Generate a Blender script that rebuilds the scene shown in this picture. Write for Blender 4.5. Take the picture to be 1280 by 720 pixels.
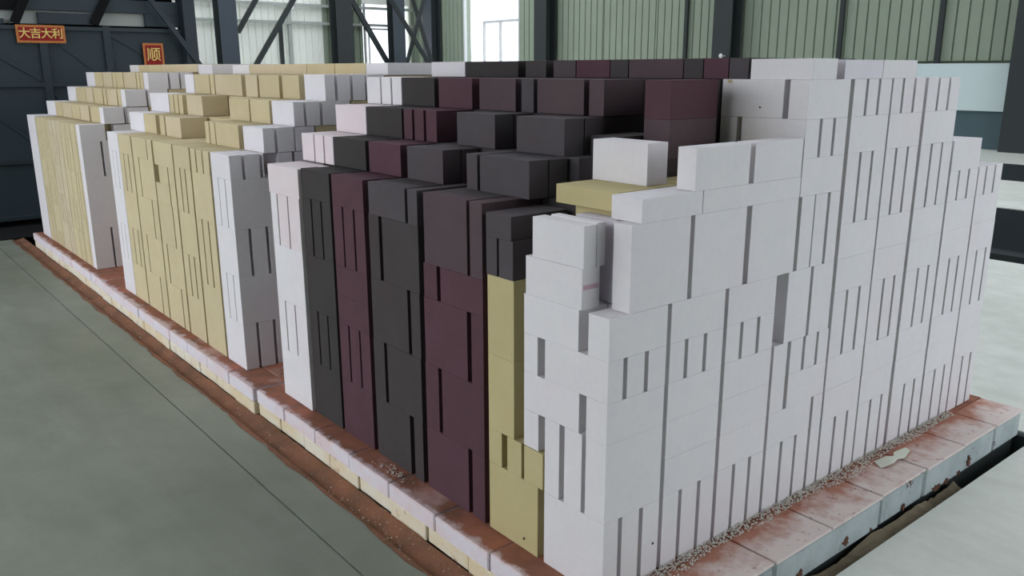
import bpy, bmesh, math, random
from mathutils import Vector, Matrix

for o in list(bpy.data.objects):
    bpy.data.objects.remove(o, do_unlink=True)
scene = bpy.context.scene
COL = scene.collection
RNG = random.Random(7)
ZO = 0.13            # deck of the kiln cars above the hall floor; all heights below are given from the deck

# ------------------------------------------------------------------ camera
cam_data = bpy.data.cameras.new('camera')
cam = bpy.data.objects.new('camera', cam_data)
COL.objects.link(cam)
cam_data.sensor_width = 36.0
cam_data.lens = 1050.24 / 1280 * 36.0
cam_data.clip_start = 0.05
cam_data.clip_end = 300
_r = Vector((0.63253676, 0.77452656, -0.00241928))
_u = Vector((-0.19374113, 0.16124631, 0.9677107))
_w = Vector((-0.74990775, 0.61164387, -0.25205187))
cam.matrix_world = Matrix(((_r.x, _u.x, -_w.x, 1.40595),
                           (_r.y, _u.y, -_w.y, -1.46286),
                           (_r.z, _u.z, -_w.z, 1.412 + ZO),
                           (0, 0, 0, 1)))
scene.camera = cam

# ------------------------------------------------------------------ light
world = bpy.data.worlds.new('overcast_sky')
scene.world = world
world.use_nodes = True
bg = world.node_tree.nodes['Background']
bg.inputs['Color'].default_value = (0.90, 0.945, 1.03, 1)
bg.inputs['Strength'].default_value = 4.5
sun_data = bpy.data.lights.new('hazy_sun', 'SUN')
sun_data.energy = 0.9
sun_data.angle = math.radians(70)
sun_data.color = (1.0, 0.94, 0.86)
sun = bpy.data.objects.new('hazy_sun', sun_data)
COL.objects.link(sun)
sun.location = (-6, -9, 5)
sun.rotation_euler = Vector((0.75, 1.0, -0.50)).to_track_quat('-Z', 'Y').to_euler()

scene.view_settings.view_transform = 'Standard'
scene.view_settings.look = 'None'
scene.view_settings.gamma = 1.0
scene.view_settings.use_curve_mapping = False
scene.view_settings.exposure = -0.95
if hasattr(scene, 'cycles'):
    scene.cycles.max_bounces = 8
    scene.cycles.diffuse_bounces = 5


# ------------------------------------------------------------------ materials
def srgb(r, g, b):
    f = lambda c: (c / 255 / 12.92) if c / 255 <= 0.04045 else ((c / 255 + 0.055) / 1.055) ** 2.4
    return (f(r), f(g), f(b), 1)


class N:
    def __init__(self, name):
        self.m = bpy.data.materials.new(name)
        self.m.use_nodes = True
        self.t = self.m.node_tree
        self.b = self.t.nodes['Principled BSDF']
        g = self.t.nodes.new('ShaderNodeNewGeometry')
        self.pos = g.outputs['Position']

    def node(self, typ, **kw):
        n = self.t.nodes.new(typ)
        for k, v in kw.items():
            setattr(n, k, v)
        return n

    def link(self, a, b):
        self.t.links.new(a, b)

    def noise(self, scale, detail=3, rough=0.55, vec=None):
        n = self.node('ShaderNodeTexNoise')
        n.inputs['Scale'].default_value = scale
        n.inputs['Detail'].default_value = detail
        n.inputs['Roughness'].default_value = rough
        self.link(vec or self.pos, n.inputs['Vector'])
        return n.outputs['Fac']

    def ramp(self, fac, stops):
        n = self.node('ShaderNodeValToRGB')
        e = n.color_ramp.elements
        while len(e) < len(stops):
            e.new(0.5)
        for i, (p, c) in enumerate(stops):
            e[i].position = p
            e[i].color = c
        self.link(fac, n.inputs['Fac'])
        return n.outputs['Color']

    def mix(self, a, b, fac, blend='MIX'):
        n = self.node('ShaderNodeMix', data_type='RGBA', blend_type=blend)
        for s, v in ((6, a), (7, b)):
            if isinstance(v, tuple):
                n.inputs[s].default_value = v
            else:
                self.link(v, n.inputs[s])
        if isinstance(fac, (int, float)):
            n.inputs[0].default_value = fac
        else:
            self.link(fac, n.inputs[0])
        return n.outputs[2]

    def rnd(self):
        return self.node('ShaderNodeObjectInfo').outputs['Random']

    def scaled(self, v):
        n = self.node('ShaderNodeVectorMath', operation='MULTIPLY')
        self.link(self.pos, n.inputs[0])
        n.inputs[1].default_value = v
        return n.outputs[0]

    def out(self, col, rough=0.8, bump=None, strength=0.2, dist=0.002, metal=0.0, spec=0.3):
        if isinstance(col, tuple):
            self.b.inputs['Base Color'].default_value = col
        else:
            self.link(col, self.b.inputs['Base Color'])
        if isinstance(rough, (int, float)):
            self.b.inputs['Roughness'].default_value = rough
        else:
            self.link(rough, self.b.inputs['Roughness'])
        self.b.inputs['Metallic'].default_value = metal
        self.b.inputs['Specular IOR Level'].default_value = spec
        if bump is not None:
            n = self.node('ShaderNodeBump')
            n.inputs['Strength'].default_value = strength
            n.inputs['Distance'].default_value = dist
            self.link(bump, n.inputs['Height'])
            self.link(n.outputs['Normal'], self.b.inputs['Normal'])
        return self.m


def brick_material(name, base, dark, blotch=None, vary=0.5):
    k = N(name)
    c = k.mix(dark, base, k.ramp(k.noise(9, 4), [(0.3, (0, 0, 0, 1)), (0.62, (1, 1, 1, 1))]))
    c = k.mix(c, base, 0.45)
    if blotch:
        m = k.ramp(k.noise(3.1, 3), [(0.50, (0, 0, 0, 1)), (0.75, (0.75, 0.75, 0.75, 1))])
        c = k.mix(c, blotch, m)
    c = k.mix(c, k.ramp(k.rnd(), [(0.0, (0.80, 0.80, 0.80, 1)), (1.0, (1, 1, 1, 1))]), vary, 'MULTIPLY')
    c = k.mix(c, k.ramp(k.noise(45, 3), [(0.3, (0.95, 0.95, 0.95, 1)), (0.6, (1, 1, 1, 1))]), 0.5, 'MULTIPLY')
    return k.out(c, 0.85, k.noise(90, 3), 0.03, 0.001)


M = {}
M['white'] = brick_material('white_refractory', srgb(232, 229, 230), srgb(226, 224, 226), srgb(230, 222, 226), 0.10)
M['lilac'] = brick_material('shade_and_stain_lilac_white', srgb(228, 223, 229), srgb(220, 213, 222), srgb(222, 208, 216), 0.10)  # white tinted with the lilac of shaded recesses; also one pink-stained brick
M['pink'] = brick_material('pink_refractory', srgb(231, 220, 221), srgb(228, 211, 213), srgb(229, 223, 224), 0.12)
M['tan'] = brick_material('tan_refractory', srgb(212, 198, 160), srgb(204, 188, 148), srgb(206, 190, 156), 0.35)
M['sand'] = brick_material('pale_tan_refractory', srgb(214, 200, 170), srgb(206, 190, 158), srgb(204, 188, 150), 0.35)
M['ochre'] = brick_material('ochre_refractory', srgb(200, 187, 140), srgb(193, 178, 128), srgb(196, 184, 146), 0.25)
M['black'] = brick_material('black_refractory', srgb(66, 62, 61), srgb(59, 55, 54), srgb(61, 53, 54), 0.4)
M['grey'] = brick_material('dark_grey_refractory', srgb(84, 79, 82), srgb(78, 71, 74), srgb(86, 72, 76), 0.4)
M['slate'] = brick_material('slate_grey_refractory', srgb(73, 68, 68), srgb(65, 60, 60), srgb(74, 63, 64), 0.4)
M['maroon'] = brick_material('maroon_refractory', srgb(92, 63, 72), srgb(82, 54, 62), srgb(86, 62, 66), 0.4)
M['mauve'] = brick_material('mauve_grey_refractory', srgb(90, 74, 79), srgb(82, 66, 71), srgb(92, 78, 80), 0.4)


def plain(name, c, rough=0.6, metal=0.0, vary=0.25, scale=6.0, bump=0.0):
    k = N(name)
    col = k.mix(c, k.ramp(k.noise(scale, 4), [(0.3, (0.72, 0.72, 0.72, 1)), (0.7, (1, 1, 1, 1))]), vary, 'MULTIPLY')
    return k.out(col, rough, k.noise(scale * 20, 3) if bump else None, bump, 0.002, metal)


def concrete(name, a, b, rough=0.55):
    k = N(name)
    c = k.mix(a, b, k.ramp(k.noise(0.9, 5, 0.6), [(0.35, (0, 0, 0, 1)), (0.68, (1, 1, 1, 1))]))
    c = k.mix(c, k.ramp(k.noise(7.0, 5, 0.65), [(0.3, (0.82, 0.82, 0.80, 1)), (0.6, (1, 1, 1, 1))]), 0.55, 'MULTIPLY')
    streak = k.noise(1.0, 4, 0.6, k.scaled((1.1, 9.0, 1.0)))
    c = k.mix(c, k.ramp(streak, [(0.35, (0.9, 0.9, 0.89, 1)), (0.65, (1.04, 1.04, 1.03, 1))]), 0.5, 'MULTIPLY')
    r = k.ramp(k.noise(3.0, 4), [(0.3, (rough - .12,) * 3 + (1,)), (0.7, (rough + .12,) * 3 + (1,))])
    return k.out(c, r, k.noise(60, 4), 0.12, 0.002)


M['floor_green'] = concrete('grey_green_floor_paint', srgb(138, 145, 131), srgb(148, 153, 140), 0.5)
M['floor_pale'] = concrete('pale_concrete', srgb(232, 236, 228), srgb(220, 224, 215), 0.5)
M['pit'] = plain('shade_dark_pit_concrete', srgb(58, 66, 68), 0.9, 0, 0.4, 3)
M['slot_dirt'] = plain('damp_slot_dirt', srgb(128, 116, 96), 0.95, 0, 0.8, 14, 0.4)
M['joint'] = plain('dark_joint_dirt', srgb(55, 52, 46), 0.95)

k = N('rust_brown_sand')
c = k.mix(srgb(150, 104, 80), srgb(122, 90, 70), k.ramp(k.noise(6, 5), [(0.35, (0, 0, 0, 1)), (0.65, (1, 1, 1, 1))]))
c = k.mix(c, srgb(170, 142, 120), k.ramp(k.noise(70, 3), [(0.62, (0, 0, 0, 1)), (0.72, (1, 1, 1, 1))]))
M['sand_brown'] = k.out(c, 0.95, k.noise(80, 4), 0.6, 0.008)

# deck tile: pale refractory slab, brick-red dust lying thickest towards the stacked load
k = N('dusty_deck_tile')
sx = k.node('ShaderNodeSeparateXYZ')
k.link(k.pos, sx.inputs[0])
mr = k.node('ShaderNodeMapRange')
k.link(sx.outputs['X'], mr.inputs['Value'])
mr.inputs['From Min'].default_value = 0.02
mr.inputs['From Max'].default_value = 0.17
mr.inputs['To Min'].default_value = 0.25
mr.inputs['To Max'].default_value = -0.22
ad = k.node('ShaderNodeMath', operation='ADD')
k.link(mr.outputs[0], ad.inputs[0])
k.link(k.noise(8.0, 5, 0.65), ad.inputs[1])
dust = k.ramp(ad.outputs[0], [(0.36, (0, 0, 0, 1)), (0.66, (1, 1, 1, 1))])
c = k.mix(srgb(226, 212, 206), srgb(184, 128, 108), dust)
c = k.mix(c, srgb(150, 92, 74), k.ramp(k.noise(26, 4, 0.7), [(0.60, (0, 0, 0, 1)), (0.72, (1, 1, 1, 1))]))
M['tile'] = k.out(c, 0.9, k.noise(120, 4), 0.35, 0.003)

k = N('red_dust_deck_tile')
c = k.mix(srgb(176, 114, 92), srgb(138, 96, 78), k.ramp(k.noise(7, 5), [(0.35, (0, 0, 0, 1)), (0.65, (1, 1, 1, 1))]))
c = k.mix(c, srgb(196, 158, 146), k.ramp(k.noise(4.0, 5, 0.6), [(0.58, (0, 0, 0, 1)), (0.74, (1, 1, 1, 1))]))
M['tile_red'] = k.out(c, 0.95, k.noise(110, 4), 0.5, 0.004)

k = N('lilac_edge_tile')
nz = k.node('ShaderNodeSeparateXYZ')
k.link(k.node('ShaderNodeNewGeometry').outputs['Normal'], nz.inputs[0])
up = k.ramp(nz.outputs['Z'], [(0.35, (0, 0, 0, 1)), (0.75, (1, 1, 1, 1))])
side = k.mix(srgb(226, 220, 226), srgb(226, 206, 206), k.ramp(k.noise(7, 4), [(0.45, (0, 0, 0, 1)), (0.7, (1, 1, 1, 1))]))
side = k.mix(side, srgb(170, 112, 92), k.ramp(k.noise(19, 5, 0.7), [(0.62, (0, 0, 0, 1)), (0.74, (1, 1, 1, 1))]))
top = k.mix(srgb(178, 116, 94), srgb(140, 98, 80), k.ramp(k.noise(8, 5), [(0.35, (0, 0, 0, 1)), (0.65, (1, 1, 1, 1))]))
top = k.mix(top, srgb(206, 172, 166), k.ramp(k.noise(3.4, 5, 0.6), [(0.56, (0, 0, 0, 1)), (0.72, (1, 1, 1, 1))]))
sy_ = k.node('ShaderNodeSeparateXYZ')
k.link(k.pos, sy_.inputs[0])
m2 = k.node('ShaderNodeMapRange')
k.link(sy_.outputs['Y'], m2.inputs['Value'])
m2.inputs['From Min'].default_value = -0.105
m2.inputs['From Max'].default_value = -0.03
m2.inputs['To Min'].default_value = -0.25
m2.inputs['To Max'].default_value = 0.45
a2 = k.node('ShaderNodeMath', operation='ADD')
k.link(m2.outputs[0], a2.inputs[0])
k.link(k.noise(14, 5, 0.65), a2.inputs[1])
top = k.mix(srgb(224, 204, 206), top, k.ramp(a2.outputs[0], [(0.38, (0, 0, 0, 1)), (0.58, (1, 1, 1, 1))]))
M['edge_up'] = k.out(k.mix(side, top, up), 0.92, k.noise(110, 4), 0.3, 0.003)

k = N('cream_edge_brick')
c = k.mix(srgb(232, 226, 206), srgb(226, 210, 176), k.ramp(k.noise(5, 4), [(0.4, (0, 0, 0, 1)), (0.62, (1, 1, 1, 1))]))
c = k.mix(c, srgb(166, 112, 84), k.ramp(k.noise(15, 5, 0.7), [(0.6, (0, 0, 0, 1)), (0.74, (1, 1, 1, 1))]))
M['edge_low'] = k.out(c, 0.92, k.noise(110, 4), 0.3, 0.003)

k = N('grey_cast_edge')
c = k.mix(srgb(182, 192, 192), srgb(160, 170, 170), k.ramp(k.noise(6, 5), [(0.4, (0, 0, 0, 1)), (0.65, (1, 1, 1, 1))]))
c = k.mix(c, srgb(96, 66, 54), k.ramp(k.noise(13, 4, 0.7), [(0.63, (0, 0, 0, 1)), (0.67, (1, 1, 1, 1))]))
M['edge_cast'] = k.out(c, 0.9, k.noise(60, 4), 0.6, 0.006)

M['pink_stain'] = plain('pink_stain', srgb(206, 172, 186), 0.85)
M['steel'] = plain('slate_blue_steel_paint', srgb(66, 74, 82), 0.5)
M['steel_dark'] = plain('dark_green_steel_paint', srgb(52, 58, 58), 0.55)
M['gate'] = plain('dark_teal_gate_paint', srgb(52, 64, 70), 0.55, 0, 0.3, 2)
M['gate_rail'] = plain('gate_rail_paint', srgb(48, 59, 65), 0.5)
M['void'] = plain('void_black', srgb(16, 17, 18), 0.95)  # black stands in for unlit depth at the kiln; also colours header pieces
M['wall_green'] = plain('green_sheet_cladding', srgb(146, 158, 139), 0.55, 0, 0.2, 0.6)
M['wall_light'] = plain('pale_sheet_cladding', srgb(250, 253, 244), 0.6, 0, 0.12, 0.6)
M['wall_teal'] = plain('teal_dado_paint', srgb(78, 98, 104), 0.5, 0, 0.25, 1.5)
M['board'] = plain('pale_blue_board', srgb(206, 222, 222), 0.5, 0, 0.1, 2)
M['girt'] = plain('grey_girt_paint', srgb(176, 182, 176), 0.5)
M['frame'] = plain('window_frame_alloy', srgb(214, 218, 218), 0.4)
M['roof'] = plain('roof_sheet', srgb(116, 122, 122), 0.7)
M['red_paper'] = plain('red_paper', srgb(150, 26, 26), 0.6, 0, 0.3, 30)
M['gold'] = plain('gold_print', srgb(240, 214, 122), 0.4)
M['orange_gold'] = plain('orange_gold_border_print', srgb(206, 128, 66), 0.5, 0, 0.9, 60)
M['paper'] = plain('pale_green_paper', srgb(226, 230, 212), 0.8)
M['gravel'] = plain('grey_gravel', srgb(226, 222, 212), 0.95, 0, 0.6, 40)
M['bulb'] = plain('white_ceramic', srgb(235, 235, 232), 0.3)
k = N('window_glass')
tr = k.node('ShaderNodeBsdfTransparent')
gl = k.node('ShaderNodeBsdfGlossy')
gl.inputs['Roughness'].default_value = 0.05
mx = k.node('ShaderNodeMixShader')
mx.inputs[0].default_value = 0.06
k.link(tr.outputs[0], mx.inputs[1])
k.link(gl.outputs[0], mx.inputs[2])
k.link(mx.outputs[0], k.t.nodes['Material Output'].inputs['Surface'])
M['glass'] = k.m


# ------------------------------------------------------------------ mesh helpers
def mesh_obj(name, verts, faces, mat, parent=None, loc=None):
    me = bpy.data.meshes.new(name)
    me.from_pydata(verts, [], faces)
    me.update()
    me.materials.append(M[mat] if isinstance(mat, str) else mat)
    o = bpy.data.objects.new(name, me)
    COL.objects.link(o)
    if loc is not None:
        o.location = loc
    if parent is not None:
        o.parent = parent
    return o


def bevel_box_data(a, b, c, h):
    """half sizes a,b ; height c, base at z=0 ; chamfer h"""
    h = min(h, a * 0.4, b * 0.4, c * 0.2)
    vs, idx = [], {}
    for sx in (-1, 1):
        for sy in (-1, 1):
            for sz in (0, 1):
                for ax in range(3):
                    x = sx * (a - (h if ax != 0 else 0))
                    y = sy * (b - (h if ax != 1 else 0))
                    z = (c - (h if ax != 2 else 0)) if sz else (h if ax != 2 else 0)
                    idx[(sx, sy, sz, ax)] = len(vs)
                    vs.append((x, y, z))
    f = []
    g = lambda sx, sy, sz, ax: idx[(sx, sy, sz, ax)]
    f.append([g(1, -1, 0, 0), g(1, 1, 0, 0), g(1, 1, 1, 0), g(1, -1, 1, 0)])
    f.append([g(-1, 1, 0, 0), g(-1, -1, 0, 0), g(-1, -1, 1, 0), g(-1, 1, 1, 0)])
    f.append([g(1, 1, 0, 1), g(-1, 1, 0, 1), g(-1, 1, 1, 1), g(1, 1, 1, 1)])
    f.append([g(-1, -1, 0, 1), g(1, -1, 0, 1), g(1, -1, 1, 1), g(-1, -1, 1, 1)])
    f.append([g(-1, -1, 1, 2), g(1, -1, 1, 2), g(1, 1, 1, 2), g(-1, 1, 1, 2)])
    f.append([g(-1, 1, 0, 2), g(1, 1, 0, 2), g(1, -1, 0, 2), g(-1, -1, 0, 2)])
    def quad(p, q, r, s, n):
        P = [Vector(vs[i]) for i in (p, q, r)]
        nn = (P[1] - P[0]).cross(P[2] - P[0])
        f.append([p, q, r, s] if nn.dot(Vector(n)) > 0 else [s, r, q, p])
    for sx in (-1, 1):
        for sy in (-1, 1):
            quad(g(sx, sy, 0, 0), g(sx, sy, 1, 0), g(sx, sy, 1, 1), g(sx, sy, 0, 1), (sx, sy, 0))
    for sx in (-1, 1):
        for sz in (0, 1):
            quad(g(sx, -1, sz, 0), g(sx, 1, sz, 0), g(sx, 1, sz, 2), g(sx, -1, sz, 2), (sx, 0, 2 * sz - 1))
    for sy in (-1, 1):
        for sz in (0, 1):
            quad(g(-1, sy, sz, 1), g(1, sy, sz, 1), g(1, sy, sz, 2), g(-1, sy, sz, 2), (0, sy, 2 * sz - 1))
    for sx in (-1, 1):
        for sy in (-1, 1):
            for sz in (0, 1):
                t = [g(sx, sy, sz, 0), g(sx, sy, sz, 1), g(sx, sy, sz, 2)]
                P = [Vector(vs[i]) for i in t]
                nn = (P[1] - P[0]).cross(P[2] - P[0])
                f.append(t if nn.dot(Vector((sx, sy, 2 * sz - 1))) > 0 else t[::-1])
    return vs, f


def box(name, x0, x1, y0, y1, z0, z1, mat, parent=None, h=0.002):
    """chamfered box in deck coordinates (z from the deck)"""
    vs, fs = bevel_box_data((x1 - x0) / 2, (y1 - y0) / 2, z1 - z0, h)
    p = Vector(((x0 + x1) / 2, (y0 + y1) / 2, z0 + ZO))
    if parent is not None:
        p = p - parent.location
    return mesh_obj(name, vs, fs, mat, parent, p)


def bar(name, p, q, w, d, mat, parent=None, up=(0, 0, 1)):
    """square bar from p to q (deck coordinates)"""
    p = Vector(p) + Vector((0, 0, ZO))
    q = Vector(q) + Vector((0, 0, ZO))
    ax = (q - p).normalized()
    s = ax.cross(Vector(up))
    if s.length < 1e-4:
        s = Vector((0, 1, 0))
    s.normalize()
    t = ax.cross(s)
    mid = (p + q) / 2
    base = parent.location if parent is not None else Vector((0, 0, 0))
    vs = []
    for e in (p, q):
        for i, j in ((-1, -1), (1, -1), (1, 1), (-1, 1)):
            vs.append(tuple(e + s * (i * w / 2) + t * (j * d / 2) - mid))
    fs = [(0, 1, 2, 3), (7, 6, 5, 4), (0, 4, 5, 1), (1, 5, 6, 2), (2, 6, 7, 3), (3, 7, 4, 0)]
    return mesh_obj(name, vs, fs, mat, parent, mid - base)


def multi_box(name, boxes, mat, parent=None):
    vs, fs = [], []
    for (x0, x1, y0, y1, z0, z1) in boxes:
        n = len(vs)
        vs += [(x0, y0, z0 + ZO), (x1, y0, z0 + ZO), (x1, y1, z0 + ZO), (x0, y1, z0 + ZO),
               (x0, y0, z1 + ZO), (x1, y0, z1 + ZO), (x1, y1, z1 + ZO), (x0, y1, z1 + ZO)]
        fs += [tuple(n + i for i in q) for q in
               ((0, 3, 2, 1), (4, 5, 6, 7), (0, 1, 5, 4), (1, 2, 6, 5), (2, 3, 7, 6), (3, 0, 4, 7))]
    return mesh_obj(name, vs, fs, mat, parent)


def tag(o, label, cat, group=None, kind=None):
    o['label'] = label
    o['category'] = cat
    if group:
        o['group'] = group
    if kind:
        o['kind'] = kind
    return o


def empty(name, loc):
    o = bpy.data.objects.new(name, None)
    o.empty_display_size = 0.2
    COL.objects.link(o)
    o.location = (loc[0], loc[1], loc[2] + ZO)
    return o


# ------------------------------------------------------------------ the hall
Lx, Rx = -60.0, 14.0
PIT = (-12.0, 0.245, -0.19, 2.42)
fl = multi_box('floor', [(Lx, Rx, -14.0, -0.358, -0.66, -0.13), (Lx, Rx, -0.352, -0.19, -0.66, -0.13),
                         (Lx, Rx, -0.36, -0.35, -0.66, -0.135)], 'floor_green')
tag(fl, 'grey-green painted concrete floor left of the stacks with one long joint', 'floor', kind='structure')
fp = multi_box('floor', [(0.245, Rx, -0.19, 2.42, -0.66, -0.13), (Lx, Rx, 2.42, 5.95, -0.66, -0.13),
                         (Lx, -12.0, -0.19, 2.42, -0.66, -0.13),
                         (Lx, Rx, 8.9, 11.5, -0.66, -0.13), (Lx, Rx, 13.9, 22.0, -0.66, -0.13)], 'floor_pale')
tag(fp, 'pale concrete floor right of and behind the stacks', 'floor', kind='structure')
pf = multi_box('floor', [(Lx, Rx, -1.0, 15.0, -0.66, -0.6)], 'pit')
tag(pf, 'dark sunken floor of the kiln car track pits', 'floor', kind='structure')
for i, (y0, y1) in enumerate(((8.87, 8.899), (13.87, 13.899), (2.39, 2.419))):  # thin dark linings put the shade of the unlit pit walls into colour
    pw = multi_box('trim_%d' % (6 + i), [(Lx if i < 2 else PIT[0], Rx if i < 2 else 0.24, y0, y1, -0.655, -0.14)], 'pit')
    tag(pw, ('dark lining painted as shade on far side of the nearer empty pit', 'dark lining painted as shade on far side of the farther empty pit', 'dark lining painted as shade on far side of the kiln car pit')[i], 'pit wall', kind='structure')
for i, y in enumerate((6.7, 8.15, 12.0, 13.4)):
    r = bar('trim_%d' % (i + 1), (Lx, y, -0.56), (Rx, y, -0.56), 0.06, 0.09, 'steel_dark')
    tag(r, ('steel rail in the nearer empty track pit, ' if i < 2 else 'steel rail in the farther empty track pit, ')
        + ('near side' if i % 2 == 0 else 'far side'), 'rail', kind='structure')

# long side wall: sheet cladding by bays, dado, columns
YW, XE = 16.3, -26.0


def corrugated(name, axis, a, b, fixed, z0, z1, mat, parent, pitch=0.24, depth=0.035, sign=-1):
    """ribbed sheet from a to b along axis; ribs stand out towards sign*normal"""
    vs, fs = [], []
    pts = []
    t = a
    while t < b - 1e-6:
        e = min(t + pitch, b)
        w = e - t
        for f_, d in ((0.0, 0.0), (0.84, 0.0), (0.88, -depth), (0.96, -depth)):
            pts.append((t + w * f_, d))
        t = e
    pts.append((b, 0.0))
    for (t, d) in pts:
        for z in (z0, z1):
            if axis == 'x':
                vs.append((t, fixed + sign * d, z + ZO))
            else:
                vs.append((fixed - sign * d, t, z + ZO))
    for i in range(len(pts) - 1):
        q = (2 * i, 2 * i + 2, 2 * i + 3, 2 * i + 1)
        fs.append(q if axis == 'x' else q)
    base = parent.location if parent is not None else Vector((0, 0, 0))
    vs = [tuple(Vector(v) - base) for v in vs]
    return mesh_obj(name, vs, fs, mat, parent)


wall = multi_box('wall_back', [(XE, 14.0, YW + 0.10, YW + 0.30, -0.13, 1.0),
                               (XE, -22.95, YW + 0.10, YW + 0.30, 1.0, 9.0),
                               (-19.95, -16.23, YW + 0.10, YW + 0.30, 1.0, 9.0),
                               (-16.205, -14.235, YW + 0.10, YW + 0.30, 1.0, 9.0),
                               (-14.235, -14.215, YW + 0.10, YW + 0.30, 1.0, 1.95),
                               (-14.215, 14.0, YW + 0.10, YW + 0.30, 1.0, 9.0),
                               (-22.95, -19.95, YW + 0.10, YW + 0.30, 5.2, 9.0)], 'wall_green')
tag(wall, 'long green sheet-clad side wall of the hall', 'wall', kind='structure')
cuts = [XE, -24.5, -22.95]
for a, b in ((-26.0, -24.75), (-24.25, -22.95), (-19.95, -18.68), (-18.17, -16.23), (-16.205, -14.235), (-14.215, -12.07),
             (-11.47, -9.3), (-9.3, -7.2), (-7.2, -5.2), (-4.6, -1.0), (-1.0, 4.0), (4.0, 14.0)):
    corrugated('cladding_sheet', 'x', a, b, YW, 1.55, 8.8, 'wall_green', wall, 0.24, 0.05)
dado = multi_box('wall_back_dado', [(XE, 14.0, YW - 0.06, YW + 0.095, -0.13, 1.5)], 'wall_teal', wall)
for i, x in enumerate((-24.5, -18.43, -11.77, -4.95)):
    c = empty('steel_column', (x, YW - 0.3, -0.13))
    w = 0.27
    box('flange', x - w, x + w, YW - 0.48, YW - 0.45, -0.13, 8.8, 'steel' if i == 0 else 'steel_dark', c)
    box('flange', x - w, x + w, YW - 0.10, YW - 0.07, -0.13, 8.8, 'steel_dark', c)
    box('web', x - 0.02, x + 0.02, YW - 0.45, YW - 0.10, -0.13, 8.8, 'steel_dark', c)
    tag(c, ('slate blue steel column in the far corner of the hall', 'dark steel wall column just right of the big bright window',
            'dark steel wall column above the maroon bricks', 'dark steel wall column at the right edge of the photo')[i],
        'column', 'columns of the long wall', 'structure')
# sheet-joint posts on the long wall
for x in (-13.2, -8.9, -6.75):
    p = box('trim_%d' % (10 + int(-x)), x - 0.05, x + 0.05, YW - 0.11, YW - 0.04, 1.5, 8.8, 'steel_dark')
    tag(p, 'thin dark cladding rail on the green wall, %s' %
        {-13.2: 'left of the dark column', -8.9: 'above the tallest white bricks', -6.75: 'above the pale board'}[x], 'rail', kind='structure')
bd = box('wall_board', -9.2, -5.33, YW - 0.12, YW - 0.065, 0.6, 1.5, 'board')
tag(bd, 'pale blue-white board on the wall behind the right end of the white stack', 'board')

# big window in the long wall
wn = empty('window_1', (-21.45, YW, 1.0))
tag(wn, 'big bright window in the long wall above the black bricks', 'window', kind='structure')
for (x0, x1, z0, z1) in ((-22.95, -22.88, 1.0, 5.2), (-20.02, -19.95, 1.0, 5.2), (-21.85, -21.81, 1.0, 2.9), (-20.98, -20.94, 1.0, 2.9),
                         (-21.85, -20.0, 2.88, 2.96), (-22.95, -19.95, 1.0, 1.08), (-22.95, -19.95, 4.1, 4.16)):
    box('mullion', x0, x1, YW - 0.02, YW + 0.08, z0, z1, 'frame', wn)
box('pane', -22.9, -20.0, YW + 0.1, YW + 0.11, 1.0, 5.2, 'glass', wn)

# far end wall
ew = multi_box('wall_end', [(XE - 0.30, XE - 0.10, -14.0, 14.15, -0.13, 9.0), (XE - 0.30, XE - 0.10, 15.72, 15.76, -0.13, 9.0),
                            (XE - 0.30, XE - 0.10, 16.08, 16.5, -0.13, 9.0), (XE - 0.30, XE - 0.10, 14.15, 16.1, -0.13, 1.0),
                            (XE - 0.30, XE - 0.10, 14.15, 16.1, 3.66, 9.0)], 'wall_light')
tag(ew, 'pale sheet-clad end wall of the hall seen behind the tan bricks', 'wall', kind='structure')
for a, b, m in ((4.0, 8.0, 'wall_light'), (8.0, 10.95, 'wall_light'), (10.95, 12.55, 'wall_light'), (12.55, 14.1, 'wall_green'), (16.1, 16.28, 'wall_green'),
                (-14.0, 4.0, 'wall_light')):
    corrugated('cladding_sheet', 'y', a, b, XE, 0.0, 8.8, m, ew, pitch=0.24, depth=0.05)
for i, z in enumerate((2.93, 3.5)):
    g = bar('trim_%d' % (30 + i), (XE + 0.12, 2.0, z), (XE + 0.12, 16.1, z), 0.10, 0.09, 'girt')
    tag(g, ('lower grey girt running across the pale end wall', 'upper pale girt running across the end wall')[i], 'girt', kind='structure')
w2 = empty('window_2', (XE, 14.7, 1.0))
tag(w2, 'bright window in the end wall crossed by steel bracing', 'window', kind='structure')
for (y0, y1, z0, z1) in ((14.15, 14.22, 1.0, 3.66), (15.66, 15.72, 1.0, 3.66), (14.15, 15.72, 2.78, 2.84), (14.32, 14.36, 1.0, 2.8), (14.15, 15.72, 1.0, 1.06)):
    box('mullion', XE - 0.05, XE + 0.03, y0, y1, z0, z1, 'frame', w2)
box('pane', XE - 0.1, XE - 0.09, 14.15, 15.72, 1.0, 3.66, 'glass', w2)
w3 = empty('window_3', (XE, 15.9, 1.0))
tag(w3, 'narrow bright window strip beside the dark post in the end wall', 'window', kind='structure')
box('frame', XE - 0.05, XE + 0.03, 15.76, 15.80, 1.0, 3.66, 'frame', w3)
box('pane', XE - 0.1, XE - 0.09, 15.76, 16.08, 1.0, 3.66, 'glass', w3)


def h_column(label, x, y, wx, wy, mat1, mat2):
    c = empty('steel_column', (x, y, -0.13))
    box('flange', x + wx - 0.03, x + wx, y - wy, y + wy, -0.13, 8.8, mat1, c)
    box('flange', x - wx, x - wx + 0.03, y - wy, y + wy, -0.13, 8.8, mat2, c)
    box('web', x - wx + 0.03, x + wx - 0.03, y - 0.02, y + 0.02, -0.13, 8.8, mat2, c)
    return tag(c, label, 'column', 'columns of the end wall', 'structure')


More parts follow.
